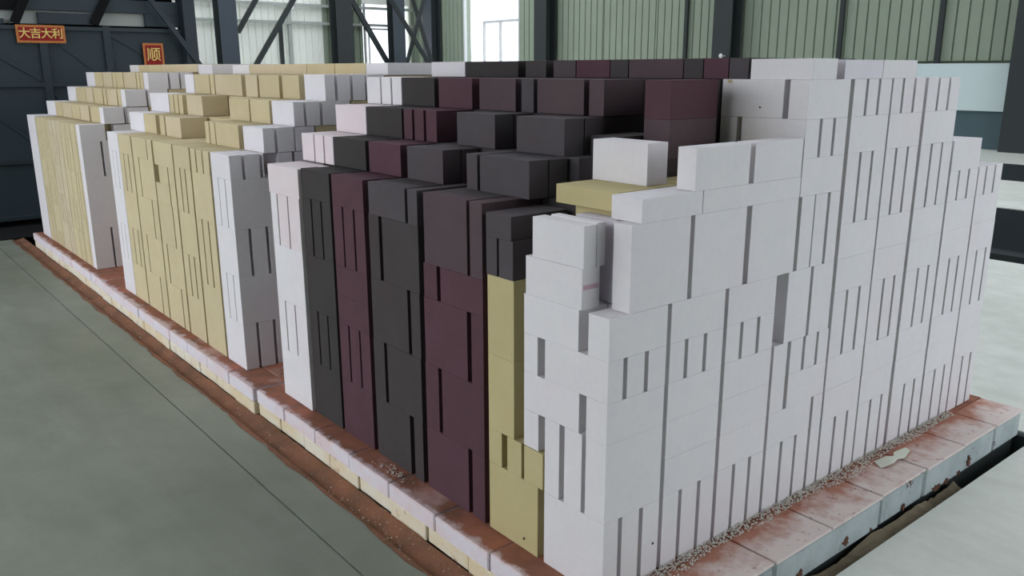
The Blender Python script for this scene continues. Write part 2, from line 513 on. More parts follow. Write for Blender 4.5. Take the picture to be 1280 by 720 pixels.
h_column('slate blue steel column standing before the pale end wall', XE + 1.1, 8.75, 0.25, 0.27, 'steel', 'steel_dark')
h_column('dark steel column between pale and green end wall', XE + 0.6, 12.95, 0.25, 0.30, 'steel_dark', 'steel_dark')
h_column('slate blue steel column in front of the end wall window', XE + 1.2, 14.75, 0.2, 0.24, 'steel', 'steel_dark')
BR = ((12.94, 3.50), (14.21, 1.71), (14.27, 3.56), (13.60, 1.70), (13.98, 3.55), (14.62, 1.71))
for i, (xb, ya, za, yb, zb, w) in enumerate(((XE + .75, 9.25, 2.55, 9.95, 3.60, .15), (XE + .75, 9.72, 1.50, 11.42, 3.95, .16), (XE + .75, 13.20, 3.85, 14.68, 1.55, .17),
                                             (-22.15, BR[0][0], BR[0][1], BR[1][0], BR[1][1], .12), (-22.32, BR[2][0], BR[2][1], BR[3][0], BR[3][1], .11),
                                             (-22.50, BR[4][0], BR[4][1], BR[5][0], BR[5][1], .11))):
    d = Vector((0, yb - ya, zb - za)) * 0.18
    p, q = (xb, ya - d.y, za - d.z), (xb, yb + d.y, zb + d.z)
    if i < 3:
        p, q = (xb, ya, za), (xb, yb, zb)
    b = bar('steel_brace', p, q, w, w * 0.6, 'steel_dark', None, (1, 0, 0))
    tag(b, ('short dark brace rising from the slate blue column top', 'long dark diagonal brace across the pale end wall',
            'dark diagonal brace falling towards the end wall window', 'dark diagonal brace right of the end wall window',
            'steep dark brace of the corner cross, leaning left', 'steep dark brace of the corner cross, leaning right')[i], 'brace', 'diagonal braces of the end wall')
for i, y in enumerate((10.97, 11.30)):
    p = box('trim_%d' % (40 + i), XE + 0.05, XE + 0.13, y - 0.06, y + 0.06, -0.13, (2.9, 3.45)[i], ('steel_dark', 'girt')[i])
    tag(p, ('thin dark post on the pale end wall', 'thin grey post on the pale end wall, below a small white lamp')[i], 'post', kind='structure')



def small_lamp(label, x, y, z, r, dx, dy):
    o = empty('wall_lamp', (x, y, z))
    bar('bracket', (x - dx * r * 3, y - dy * r * 3, z), (x, y, z), r * 0.8, r * 0.8, 'girt', o)
    vs, fs = [], []
    for i in range(1, 6):
        for j in range(10):
            a, b = math.pi * i / 6, 2 * math.pi * j / 10
            vs.append((r * math.sin(a) * math.cos(b), r * math.sin(a) * math.sin(b), r * 1.2 * math.cos(a)))
    for i in range(4):
        for j in range(10):
            k_ = (j + 1) % 10
            fs.append((i * 10 + j, (i + 1) * 10 + j, (i + 1) * 10 + k_, i * 10 + k_))
    fs.append([j for j in range(10)])
    fs.append([40 + j for j in range(10)][::-1])
    mesh_obj('bulb', vs, fs, 'bulb', o)
    return tag(o, label, 'lamp', 'small wall lamps')


small_lamp('tiny round white lamp on the dark wall column above the maroon bricks', -11.62, YW - 0.66, 1.71, 0.05, 0, -1)
small_lamp('tiny white lamp on the thin grey post of the pale end wall', XE + 0.32, 11.33, 3.35, 0.06, 1, 0)
# unseen roof, its open strips cut to steer where daylight falls
rf = multi_box('ceiling', [(-17.0, 7.0, -6.0, 0.2, 7.6, 7.7), (-17.0, 7.0, 1.3, 3.0, 7.6, 7.7), (-17.0, -12.0, 0.2, 1.3, 7.6, 7.7), (-17.0, -9.0, 3.0, 10.0, 7.6, 7.7), (-9.0, 0.0, 8.0, 10.0, 7.6, 7.7), (0.0, 7.0, 3.0, 10.0, 7.6, 7.7), (1.0, 7.0, 0.2, 1.3, 7.6, 7.7),
                          (-17.0, 7.0, 12.6, YW + 0.3, 7.6, 7.7), (XE - 0.3, -25.4, -6.0, YW + 0.3, 7.6, 7.7)], 'roof')
tag(rf, 'unseen sheet metal roof over the hall, open strips shaped to let light in', 'roof', kind='structure')

wf = multi_box('wall_front_blocker', [(1.0, 7.0, -6.2, -6.0, -0.13, 7.6), (-26.0, -22.0, -6.2, -6.0, -0.13, 7.6), (-22.0, 1.0, -6.2, -6.0, 5.8, 7.6)], 'wall_teal')  # added out of view to hold back light from behind the camera
tag(wf, 'unseen dark teal wall added behind the camera to block light, partly open', 'wall', kind='structure')
wr = multi_box('wall_right_blocker', [(7.0, 7.2, -6.2, 0.8, -0.13, 7.7), (7.0, 7.2, 15.0, YW + 0.2, -0.13, 7.7), (7.0, 7.2, 0.8, 15.0, 6.9, 7.7)], 'wall_green')  # added out of view; opening sized to light right faces and floor
tag(wr, 'unseen green wall added right of the camera, its wide opening sized for light', 'wall', kind='structure')

# ------------------------------------------------------------------ kiln gate at the far end of the track
GX = -8.3
gt = empty('door_1', (GX, 0.0, -0.05))
tag(gt, 'big dark teal steel kiln gate at the left edge', 'gate', kind='structure')
ye = [-2.6, -1.4, -0.35, 0.43, 1.03, 1.86]
ze = [-0.04, 0.52, 1.27, 1.82]
for i in range(len(ye) - 1):
    for j in range(len(ze) - 1):
        box('gate_panel', GX - 0.05, GX - 0.01 + 0.004 * ((i + j) % 2), ye[i] + 0.006, ye[i + 1] - 0.006, ze[j] + 0.006, ze[j + 1] - 0.006, 'gate', gt)
for y in ye[1:-1]:
    box('gate_stile', GX - 0.005, GX + 0.03, y - 0.035, y + 0.035, -0.05, 1.85, 'gate_rail', gt)
for z in ze:
    box('gate_rail', GX - 0.004, GX + 0.026, -2.6, 1.86, z - 0.02, z + 0.02, 'gate_rail', gt)
for i in range(len(ye) - 1):
    bar('gate_diagonal', (GX + 0.0, ye[i] + .02, 1.78), (GX + 0.0, ye[i + 1] - .02, 1.30), 0.03, 0.008, 'gate', gt, (1, 0, 0))
    bar('gate_diagonal', (GX + 0.0, ye[i] + .02, 1.22), (GX + 0.0, ye[i + 1] - .02, 0.55), 0.03, 0.008, 'gate', gt, (1, 0, 0))
box('gate_post', GX - 0.1, GX + 0.12, 1.80, 1.93, -0.13, 5.0, 'gate_rail', gt)
bar('gate_brace', (GX + 0.13, 1.42, 2.20), (GX + 0.13, 1.95, 1.43), 0.05, 0.04, 'gate_rail', gt, (1, 0, 0))
# frame over the gate with openings
for (y0, y1, z0, z1, m) in ((-2.6, 0.28, 1.98, 4.5, 'void'), (0.28, 1.80, 1.99, 2.12, 'gate'), (0.28, 1.80, 2.16, 4.5, 'void'), (-2.6, 0.12, 1.85, 1.90, 'gate_rail'),
                            (0.42, 0.98, 1.86, 1.97, 'gate_rail'), (1.44, 1.80, 1.86, 1.99, 'gate')):
    box('header_plate', GX - 0.06, GX - 0.01, y0, y1, z0, z1, m, gt)
for (ya, za, yb, zb) in ((0.20, 1.86, 0.36, 2.18), (0.92, 1.87, 1.08, 2.16)):
    bar('header_strut', (GX + 0.02, ya, za), (GX + 0.02, yb, zb), 0.08, 0.05, 'void', gt, (1, 0, 0))
box('light_slot', GX - 0.10, GX - 0.07, -2.6, 1.46, 1.86, 1.99, 'girt', gt)
kv = multi_box('wall_kiln', [(-14.0, GX - 0.2, -2.6, 1.8, -0.129, 4.5)], 'void')  # solid block, its black standing in for the unlit kiln interior
tag(kv, 'kiln mouth with unlit depth painted black behind and below the steel gate', 'kiln', kind='structure')
ap = multi_box('floor_shade_strip', [(-14.0, -7.6, -0.9, 2.4, -0.129, -0.122)], 'void')  # thin black sheet painting the darkness below the gate
tag(ap, 'flat black strip painted for the unlit gap under the kiln gate', 'floor', kind='structure')


def banner(label, y0, y1, z0, z1, text, size):
    b = empty('paper_banner', (GX + 0.036, (y0 + y1) / 2, z0))
    box('paper', GX + 0.036, GX + 0.039, y0, y1, z0, z1, 'orange_gold', b, 0.0005)
    mg = 0.022
    box('red_field', GX + 0.039, GX + 0.041, y0 + mg, y1 - mg, z0 + mg, z1 - mg, 'red_paper', b, 0.0003)
    n = len(text)
    for i, ch in enumerate(text):
        cu = bpy.data.curves.new('lettering', 'FONT')
        cu.body = ch
        cu.size = size
        cu.align_x = 'CENTER'
        cu.align_y = 'CENTER'
        cu.extrude = 0.0006
        cu.offset = 0.001
        tmp = bpy.data.objects.new('tmp', cu)
        COL.objects.link(tmp)
        dg = bpy.context.evaluated_depsgraph_get()
        me = bpy.data.meshes.new_from_object(tmp.evaluated_get(dg))
        bpy.data.objects.remove(tmp, do_unlink=True)
        me.materials.clear()
        me.materials.append(M['gold'])
        o = bpy.data.objects.new('lettering', me)
        COL.objects.link(o)
        o.parent = b
        yc = y0 + mg + (y1 - y0 - 2 * mg) * (i + 0.5) / n
        o.rotation_euler = (math.radians(90), 0, math.radians(90))
        o.location = Vector((GX + 0.0425, yc, (z0 + z1) / 2 + ZO)) - b.location
    return tag(b, label, 'banner')


banner('wide red and gold paper banner with four characters on the gate', 0.20, 0.635, 1.675, 1.845, '大吉大利', 0.105)
banner('small square red paper with one gold character on the gate', 1.37, 1.58, 1.44, 1.69, '顺', 0.15)


# ------------------------------------------------------------------ kiln cars
def kiln_car(label, x0, x1, y0, y1, right_edge, lower_edge_joints=None):
    c = empty('kiln_car', ((x0 + x1) / 2, (y0 + y1) / 2, -0.6))
    inner_x1 = x1 - (0.30 if right_edge else 0.0)
    box('chassis', x0 + 0.02, x1 - 0.02, y0 + 0.03, y1 - 0.02, -0.52, -0.128, 'steel_dark', c)
    for xx in (x0 + 0.45, x1 - 0.45):
        for yy in (y0 + 0.55, y1 - 0.55):
            vs, fs = [], []
            for i in range(16):
                a = i * math.pi / 8
                for e in (-0.04, 0.04):
                    vs.append((0.10 * math.cos(a), e, 0.10 * math.sin(a)))
            for i in range(16):
                j = (i + 1) % 16
                fs.append((2 * i, 2 * i + 1, 2 * j + 1, 2 * j))
            fs.append([2 * i for i in range(16)][::-1])
            fs.append([2 * i + 1 for i in range(16)])
            mesh_obj('wheel', vs, fs, 'steel_dark', c, Vector((xx, yy, -0.5 + ZO)) - c.location)
    box('deck_bed', x0 + 0.015, (0.02 if right_edge else x1 - 0.005), y0 + 0.16, y1, -0.128, -0.001, 'tile_red', c)
    # edge tiles along the left side: upper course with their tops, lower course of cream bricks
    n = max(2, round((x1 - x0) / 0.305))
    for i in range(n):
        a = x0 + (x1 - x0) * i / n
        b = x0 + (x1 - x0) * (i + 1) / n
        off = RNG.uniform(-0.004, 0.004)
        box('edge_tile', a + 0.003, b - 0.003, y0 + off, y0 + 0.159, -0.066, RNG.uniform(-0.004, 0.0) if True else 0, 'edge_up', c, 0.004)
    n = max(3, round((x1 - x0) / 0.238))
    for i in range(n):
        a = x0 + (x1 - x0) * i / n
        b = x0 + (x1 - x0) * (i + 1) / n
        off = RNG.uniform(-0.003, 0.005)
        box('edge_brick', a + 0.003, b - 0.003, y0 + 0.003 + off, y0 + 0.159, -0.128, -0.069, 'edge_low', c, 0.003)
    if right_edge:
        ys = [y0 + 0.16, 0.225, 0.53, 0.837, 1.161, 1.479, 1.788, 2.08, y1]
        for a, b in zip(ys[:-1], ys[1:]):
            box('deck_tile', 0.022, x1 + RNG.uniform(-0.004, 0.004), a + 0.0045, b - 0.0045, -0.012, RNG.uniform(-0.003, 0.0), 'tile', c, 0.003)
        ys = [y0 + 0.16, 0.53, 1.161, 1.479, 2.08, y1]
        for a, b in zip(ys[:-1], ys[1:]):
            box('edge_casting', 0.022, x1 - 0.004 + RNG.uniform(-0.006, 0.003), a + 0.003, b - 0.003, -0.127, -0.0125, 'edge_cast', c, 0.010)
    return tag(c, label, 'kiln car', 'kiln cars in line on the track')


kiln_car('nearest kiln car carrying white, maroon and black bricks', -2.125, 0.195, -0.093, 2.35, True)
kiln_car('middle kiln car carrying tan bricks between white columns', -4.77, -2.135, -0.108, 2.35, False)
kiln_car('farthest kiln car in front of the gate, with tan bricks', -7.08, -4.78, -0.098, 2.35, False)

# brown sand lying in the slot between cars and left floor
vs, fs = [], []
nx = 160
for i in range(nx + 1):
    x = -8.0 + 8.25 * i / nx
    ye_ = -0.0945 if x > -2.13 else (-0.1095 if x > -4.775 else -0.0995)
    for j, (y, z) in enumerate(((-0.192, -0.138), (-0.165, -0.141), (-0.14, -0.134), (ye_, -0.1225))):
        vs.append((x, y, z + ZO + RNG.uniform(-0.003, 0.003)))
for i in range(nx):
    for j in range(3):
        p = i * 4 + j
        fs.append((p, p + 4, p + 5, p + 1))
sd = mesh_obj('sand_strip', vs, fs, 'sand_brown')
tag(sd, 'rust brown sand strip between the kiln cars and the left floor', 'sand', kind='stuff')
vs, fs = [], []
for i in range(101):
    y = -0.18 + 2.59 * i / 100
    dz = -0.155 - 0.16 * min(1, max(0, (y - 1.72) / 0.12)) - 0.012 * math.sin(y * 13) * math.sin(y * 5)
    for x, up_ in ((0.1995, 0.026), (0.212, 0.014), (0.226, 0.006), (0.2445, 0.004)):
        vs.append((x, y, dz + up_ + ZO + RNG.uniform(-0.006, 0.006)))
for i in range(100):
    for j in range(3):
        p = i * 4 + j
        fs.append((p, p + 1, p + 5, p + 4))
rs = mesh_obj('sand_strip', vs, fs, 'slot_dirt')
tag(rs, 'dark damp dirt in the slot beside the right deck edge', 'dirt', kind='stuff')
# rough rust-stained floor lip along the slot
vs, fs = [], []
for i in range(nx + 1):
    x = -7.6 + 7.8 * i / nx
    w = 0.006 + 0.016 * abs(math.sin(i * 0.37) * math.sin(i * 0.11 + 1.0)) + RNG.uniform(0, 0.008)
    vs += [(x, -0.188, -0.1285 + ZO), (x, -0.188 - w, -0.1285 + ZO)]
for i in range(nx):
    fs.append((2 * i, 2 * i + 1, 2 * i + 3, 2 * i + 2))
lp = mesh_obj('sand_spill', vs, fs, 'sand_brown')
tag(lp, 'thin brown sand spilled over the edge of the left floor', 'sand', kind='stuff')


def stones(name, n, place, r0, r1, mat, label, cat):
    vs, fs = [], []
    for _ in range(n):
        x, y, z = place()
        r = RNG.uniform(r0, r1)
        b = len(vs)
        for (dx, dy, dz) in ((1, 0, 0), (-1, 0, 0), (0, 1, 0), (0, -1, 0), (0, 0, 1), (0, 0, -1)):
            q = r * RNG.uniform(0.6, 1.2)
            vs.append((x + dx * q, y + dy * q, z + ZO + dz * q * 0.8))
        for f in ((0, 2, 4), (2, 1, 4), (1, 3, 4), (3, 0, 4), (2, 0, 5), (1, 2, 5), (3, 1, 5), (0, 3, 5)):
            fs.append(tuple(b + i for i in f))
    o = mesh_obj(name, vs, fs, mat)
    return tag(o, label, cat, kind='stuff')


def gravel_spot():
    y = RNG.uniform(0.05, 2.05)
    w = 0.026 * (0.55 + 0.45 * math.sin(y * 9) * math.sin(y * 3.1 + 1)) + 0.012
    t = RNG.random() ** 1.6
    return 0.004 + w * t * 1.6, y, 0.003 + 0.010 * (1 - t) * RNG.random()


stones('gravel_strip', 2600, gravel_spot, 0.002, 0.0048, 'gravel', 'grey grit heaped along the foot of the white right face', 'gravel')
stones('rubble', 90, lambda: (RNG.uniform(-1.3, -0.75) if RNG.random() < .55 else RNG.uniform(-6, 0), RNG.uniform(-0.185, -0.11), -0.1335), 0.0015, 0.0045, 'gravel',
       'small pale brick chips scattered in the brown sand strip', 'rubble')
stones('rubble', 60, lambda: (RNG.gauss(-1.02, 0.05), RNG.uniform(-0.06, -0.015), 0.002), 0.002, 0.005, 'gravel',
       'brick crumbs on the red deck below the dark grey column', 'rubble')

pp = mesh_obj('paper_scrap', [(0.045, 1.375, 0.004 + ZO), (0.088, 1.345, 0.003 + ZO), (0.105, 1.40, 0.012 + ZO), (0.094, 1.455, 0.006 + ZO), (0.076, 1.462, 0.010 + ZO),
                              (0.062, 1.43, 0.014 + ZO), (0.104, 1.49, 0.004 + ZO), (0.088, 1.565, 0.006 + ZO), (0.066, 1.57, 0.009 + ZO), (0.060, 1.49, 0.011 + ZO)],
              [(0, 1, 2, 5), (2, 3, 4, 5), (4, 3, 6, 9), (6, 7, 8, 9)], 'paper')
so = pp.modifiers.new('thickness', 'SOLIDIFY')
so.thickness = 0.0012
tag(pp, 'crumpled pale green paper scrap on the right deck tiles', 'paper')

# ------------------------------------------------------------------ bricks
COLOUR = {'white': 'white', 'lilac': 'shade-tinted-white', 'pink': 'pink', 'tan': 'tan', 'sand': 'pale tan', 'ochre': 'ochre', 'black': 'black',
          'grey': 'dark grey', 'slate': 'slate grey', 'maroon': 'maroon', 'mauve': 'mauve-grey'}
KIND = {'white': 'white_brick', 'lilac': 'white_brick', 'pink': 'pink_brick', 'tan': 'tan_brick', 'sand': 'tan_brick', 'ochre': 'ochre_brick',
        'black': 'black_brick', 'grey': 'grey_brick', 'slate': 'grey_brick', 'maroon': 'maroon_brick', 'mauve': 'mauve_brick'}
LABELS = {}


def ordn(i):
    return {1: '1st', 2: '2nd', 3: '3rd'}.get(i, '%dth' % i)



def brick(x0, x1, y0, y1, z0, z1, mat, label, group, jig=0.0003, h=0.0008):
    dx, dy = RNG.uniform(-jig, jig), RNG.uniform(-jig, jig)
    g = 0.0003
    o = box(KIND[mat], x0 + dx + g, x1 + dx - g, y0 + dy + g, y1 + dy - g, z0, z1 - 0.0003, mat, None, h)
    if label in LABELS:
        raise RuntimeError('label twice: ' + label)
    LABELS[label] = 1
    return tag(o, label, 'brick', group)


def pos_words(i, n):
    if n == 1:
        return ''
    if n == 2:
        return (' left of two', ' right of two')[i]
    if n == 3:
        return (' left of three', ' middle of three', ' right of three')[i]
    return ' %s of %d' % (ordn(i + 1), n)


def shape_word(w, h):
    return 'upright' if h > 1.25 * w else ('wide' if w > 1.25 * h else 'square')


GAP = 0.014


def face_column(axis, a, b, depth0, depth1, courses, mat, where, group, gap=GAP):
    """one column of stacked bricks; a..b across the visible face, depth0..depth1 into the stack.
       courses: (z0, z1, [slots], [colour override]) ; slot = centre or (from, to)"""
    for n, cs in enumerate(courses):
        z0, z1, slots = cs[:3]
        m = cs[3] if len(cs) > 3 and cs[3] else mat
        lo, hi = (cs[4] if len(cs) > 4 else (a, b))
        dd = cs[5] if len(cs) > 5 else (depth0, depth1)
        edges = [lo]
        for s in slots:
            edges += [s - gap / 2, s + gap / 2] if not isinstance(s, tuple) else [s[0], s[1]]
        edges.append(hi)
        pieces = [(edges[i], edges[i + 1]) for i in range(0, len(edges), 2)]
        for i, (p, q) in enumerate(pieces):
            mm = m[i] if isinstance(m, (list, tuple)) else m
            lab = '%s %s brick%s, %s course up, %s' % (COLOUR[mm], shape_word(q - p, z1 - z0), pos_words(i, len(pieces)), ordn(n + 1), where)
            if axis == 'y':
                brick(dd[0], dd[1], p, q, z0, z1, mm, lab, group)
            else:
                brick(p, q, dd[0], dd[1], z0, z1, mm, lab, group)


# ---- right face of the nearest stack: columns A..I run back from the near corner (plane x = 0)
GR = 'white bricks on the right face of the nearest stack'
def rc(n):
    return '%s column from near corner, right face' % ordn(n)


D = -0.23
WL = 'white'
face_column('y', 0.0, 0.222, -0.243, 0.0, [
    (0.0, 0.23, [0.063, 0.146])], WL, rc(1), GR)
# the corner column turns its bricks course by course: these show their ends to the left face
GC = 'white bricks of the near corner column'
cw = 'near corner column'
def corner(z0, z1, pieces, n, y1=0.222, y0=0.0):
    for i, (p, q) in enumerate(pieces):
        brick(p, q, y0, y1, z0, z1, 'white', 'white %s brick%s, %s course up, %s' % (shape_word(q - p, z1 - z0), pos_words(i, len(pieces)), ordn(n), cw), GC)


corner(0.23, 0.46, [(-0.243, -0.181), (-0.161, -0.091), (-0.077, 0.0)], 2)
corner(0.46, 0.575, [(-0.335, -0.105), (-0.078, 0.0)], 3)
brick(-0.335, -0.270, 0.0, 0.222, 0.345, 0.46, 'white', 'small white brick bridging onto the ochre column beside the corner', GC)
for i, (p, q) in enumerate(((0.0, 0.056), (0.070, 0.137), (0.151, 0.222))):
    brick(-0.245, 0.0, p, q, 0.575, 0.69, 'white', 'white upright brick%s, slotted 4th course, near corner column' % pos_words(i, 3), GC)
brick(-0.335, -0.275, 0.0, 0.222, 0.575, 0.69, 'white', 'small white brick left of the square hole, near corner column', GC)
brick(-0.335, -0.112, 0.0, 0.105, 0.69, 0.805, 'white', 'pinkish white brick left of the notch, near corner column', GC)
brick(-0.077, 0.0, 0.0, 0.222, 0.69, 0.805, 'white', 'white corner brick right of the notch with its top showing', GC)
_b = brick(-0.328, -0.103, 0.0, 0.065, 0.805, 0.915, 'white', 'wide white brick with pink stripe under the top corner box', GC)
_st = box('stripe', -0.104, -0.1022, 0.004, 0.061, 0.858, 0.871, 'pink_stain', None, 0.0003)
_st.location = Vector(_st.location) - Vector(_b.location)
_st.parent = _b
_st['label'] = 'faint pink stain stripe across the brick end'
brick(-0.302, -0.100, 0.002, 0.047, 0.915, 1.027, 'white', 'front white brick of the pair topping the near corner', GC)
brick(-0.278, -0.0995, 0.048, 0.079, 0.915, 1.031, 'white', 'back white brick of the pair topping the near corner', GC)

B2 = [(0.0, 0.23, [0.313, 0.398]), (0.23, 0.345, []), (0.345, 0.46, []), (0.46, 0.575, []), (0.575, 0.69, [0.307, 0.389]), (0.69, 0.805, [])]
face_column('y', 0.237, 0.470, D, 0.0, B2, WL, rc(2), GR)
C2 = [(0.0, 0.23, [0.567, 0.648]), (0.23, 0.345, []), (0.345, 0.46, []), (0.46, 0.575, []), (0.575, 0.69, [0.559, 0.642]), (0.69, 0.805, [])]
face_column('y', 0.486, 0.721, D, 0.0, C2, WL, rc(3), GR)
D2 = [(0.0, 0.23, [0.820, 0.902, 0.985]), (0.23, 0.345, [0.985]), (0.345, 0.46, [(0.810, 0.828)]), (0.46, 0.575, [(0.810, 0.828), 0.904, 0.982]),
      (0.575, 0.805, [(0.907, 0.922)], None, (0.784, 1.040)), (0.805, 1.035, [(0.892, 0.898), 0.973], None, (0.822, 1.038)),
      (1.035, 1.15, [], None, (0.808, 1.038)), (1.15, 1.265, [0.889, 0.964], None, (0.808, 1.038), (-0.228, 0.0)), (1.265, 1.38, [], None, (0.808, 1.038), (-0.064, 0.0))]
face_column('y', 0.735, 1.048, D, 0.0, D2, WL, rc(4), GR)
# brick closing the deep square hole
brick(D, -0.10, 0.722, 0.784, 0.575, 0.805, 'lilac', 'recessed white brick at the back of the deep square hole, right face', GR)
full = lambda a, b, c, d: [(0.0, 0.23, [a, b]), (0.23, 0.345, []), (0.345, 0.46, []), (0.46, 0.69, [c, d]), (0.69, 0.805, []), (0.805, 0.92, [])]
tall = lambda c, d: [(0.92, 1.15, [c, d]), (1.15, 1.265, []), (1.265, 1.38, [c, d])]
face_column('y', 1.060, 1.293, D, 0.0, full(1.146, 1.227, 1.143, 1.223) + tall(1.139, 1.215), WL, rc(5), GR)
face_column('y', 1.303, 1.526, D, 0.0, full(1.389, 1.470, 1.388, 1.464) + tall(1.373, 1.453), WL, rc(6), GR)
face_column('y', 1.548, 1.792, D, 0.0, full(1.645, 1.725, 1.642, 1.723) + tall(1.630, 1.712), WL, rc(7), GR)
face_column('y', 1.808, 2.048, D, 0.0, full(1.898, 1.983, 1.897, 1.976) + [(0.92, 1.035, [1.884, 1.968]), (1.035, 1.15, [])], WL, rc(8), GR)
face_column('y', 2.060, 2.280, D, 0.0, full(2.150, 2.228, 2.143, 2.230) + [(0.92, 1.035, [2.128, 2.211])], WL, rc(9), GR)
# upper pieces near the corner
GU = 'white bricks stepped above the near corner'
brick(-0.064, 0.0, 0.071, 0.299, 0.805, 1.035, 'white', 'tall thin white slab standing above the corner notch', GU)
brick(-0.064, 0.0, 0.315, 0.545, 0.805, 1.035, 'white', 'square white slab 2nd from corner under the long ledge', GU)
brick(-0.064, 0.0, 0.569, 0.803, 0.805, 1.035, 'white', 'square white slab 3rd from corner under the long ledge', GU)
brick(-0.108, 0.0, 0.105, 0.343, 1.035, 1.098, 'white', 'flat white ledge brick with its end towards the camera', GU)
brick(-0.108, 0.0, 0.345, 0.804, 1.035, 1.098, 'white', 'long flat white ledge brick running back to the tall columns', GU)
brick(-0.064, 0.0, 0.308, 0.543, 1.098, 1.212, 'white', 'white brick on the ledge, near one of two', GU)
brick(-0.064, 0.0, 0.566, 0.803, 1.098, 1.212, 'white', 'white brick on the ledge, far one of two', GU)
# top of the tall white part
_yb = brick(-0.31, -0.083, 0.808, 0.92, 1.265, 1.38, 'white', 'white brick with a chipped yellow corner high beside maroon blocks', GU)
brick(-0.31, -0.246, 0.808, 1.03, 1.151, 1.265, 'white', 'small white brick left of the slot, beside the dark blocks', GU)
brick(-0.217, 0.0, 0.822, 0.952, 1.38, 1.441, 'white', 'flat white brick on the very top, facing the camera', GU)
brick(-0.217, 0.0, 0.996, 1.225, 1.38, 1.438, 'lilac', 'flat white brick on the very top with a pink stain, middle', GU)
brick(-0.217, 0.0, 1.228, 1.452, 1.38, 1.438, 'white', 'flat white brick on the very top, far end', GU)
brick(-0.217, -0.03, 0.954, 0.994, 1.394, 1.438, 'white', 'small white filler brick on the very top over the notch', GU)
# tops seen at the low far end
brick(-0.47, -0.235, 1.81, 2.045, 1.035, 1.15, 'white', 'white brick behind the 8th column top at the low far end', GU)
brick(-0.47, -0.235, 2.062, 2.278, 0.92, 1.035, 'white', 'white brick behind the 9th column top at the low far end', GU)

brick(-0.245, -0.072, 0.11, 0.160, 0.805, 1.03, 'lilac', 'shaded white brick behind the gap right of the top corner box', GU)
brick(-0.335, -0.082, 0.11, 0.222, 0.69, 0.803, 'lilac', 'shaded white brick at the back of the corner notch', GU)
# ---- left face of the nearest stack (plane y = 0)
DE = 0.226
DT = 0.146
GL = 'bricks on the left face of the nearest stack'
st = 'nearest stack'
# ochre column beside the corner
brick(-0.503, -0.271, 0.0, DE, 0.0, 0.23, 'ochre', 'wide ochre brick at the foot of the narrow ochre column', GL)
for i, (p, q) in enumerate(((-0.503, -0.439), (-0.413, -0.345), (-0.334, -0.250))):
    brick(p, q, 0.0, DE, 0.23, 0.343, 'ochre', 'small ochre brick%s above the foot of the ochre column' % pos_words(i, 3), GL)
brick(-0.503, -0.380, 0.0, DE, 0.343, 0.585, 'ochre', 'tall ochre brick, lower of two between maroon and white columns', GL)
brick(-0.503, -0.380, 0.0, DE, 0.585, 0.829, 'ochre', 'tall ochre brick, upper of two between maroon and white columns', GL)
brick(-0.508, -0.457, 0.0, 0.2, 0.829, 0.943, 'grey', 'small dark grey brick on the ochre column, left of two', GL)
brick(-0.449, -0.384, 0.0, 0.2, 0.829, 0.943, 'grey', 'small dark grey brick on the ochre column, right of two', GL)
brick(-0.508, -0.392, 0.0, 0.215, 0.943, 1.013, 'grey', 'flat dark grey brick capping the ochre column', GL)
face_column('x', -0.838, -0.526, 0.0, DE, [
    (0.0, 0.23, [(-0.612, -0.592)], None, (-0.852, -0.526)), (0.23, 0.46, [(-0.774, -0.755)], None, (-0.852, -0.526)), (0.46, 0.69, [(-0.609, -0.588)], None, (-0.848, -0.526)),
    (0.69, 0.805, [(-0.769, -0.750)], None, (-0.845, -0.526))], 'maroon', 'maroon column beside ochre', GL)
brick(-0.836, -0.602, 0.0, 0.072, 0.805, 1.035, 'mauve', 'large mauve-grey brick topping the maroon column beside ochre', GL)
brick(-0.588, -0.526, 0.0, DE, 0.805, 1.035, 'mauve', 'narrow mauve-grey brick topping the maroon column beside ochre', GL)
brick(-0.836, -0.602, 0.076, DE, 0.92, 1.035, 'grey', 'dark grey brick behind the large mauve-grey top brick', GL)
face_column('x', -1.190, -0.872, 0.0, DE, [
    (0.0, 0.23, [(-0.962, -0.936)], None, (-1.195, -0.880)), (0.23, 0.46, [(-1.119, -1.100)], None, (-1.195, -0.878)), (0.46, 0.69, [(-0.950, -0.932)], None, (-1.192, -0.875)),
    (0.69, 0.92, [(-1.121, -1.101)])], 'slate', 'slate grey column, nearest stack', GL)
brick(-1.184, -0.945, 0.0, 0.072, 0.92, 1.035, 'grey', 'wide dark grey brick topping the slate grey column', GL)
brick(-0.930, -0.872, 0.0, DE, 0.92, 1.035, 'grey', 'narrow dark grey brick topping the slate grey column', GL)
brick(-1.184, -0.945, 0.076, DE, 0.92, 1.035, 'slate', 'slate grey brick behind the wide dark grey top brick', GL)
std = lambda a, b: [(0.0, 0.23, []), (0.23, 0.46, [a, b]), (0.46, 0.575, []), (0.575, 0.69, []), (0.69, 0.92, [a, b])]
face_column('x', -1.457, -1.222, 0.0, DE, std(-1.381, -1.297), 'maroon', 'maroon column beside black', GL, 0.011)
brick(-1.457, -1.222, 0.0, 0.072, 0.92, 1.035, 'maroon', 'wide maroon brick topping the maroon column beside black', GL)
brick(-1.457, -1.222, 0.076, DE, 0.92, 1.033, 'maroon', 'maroon brick behind the maroon column top beside black', GL)
face_column('x', -1.712, -1.476, 0.0, DE, std(-1.638, -1.554), 'black', 'black column, nearest stack', GL, 0.011)
brick(-1.712, -1.476, 0.0, 0.072, 0.92, 1.035, 'black', 'wide black brick topping the black column', GL)
brick(-1.712, -1.476, 0.076, DE, 0.92, 1.033, 'black', 'black brick behind the black column top', GL)
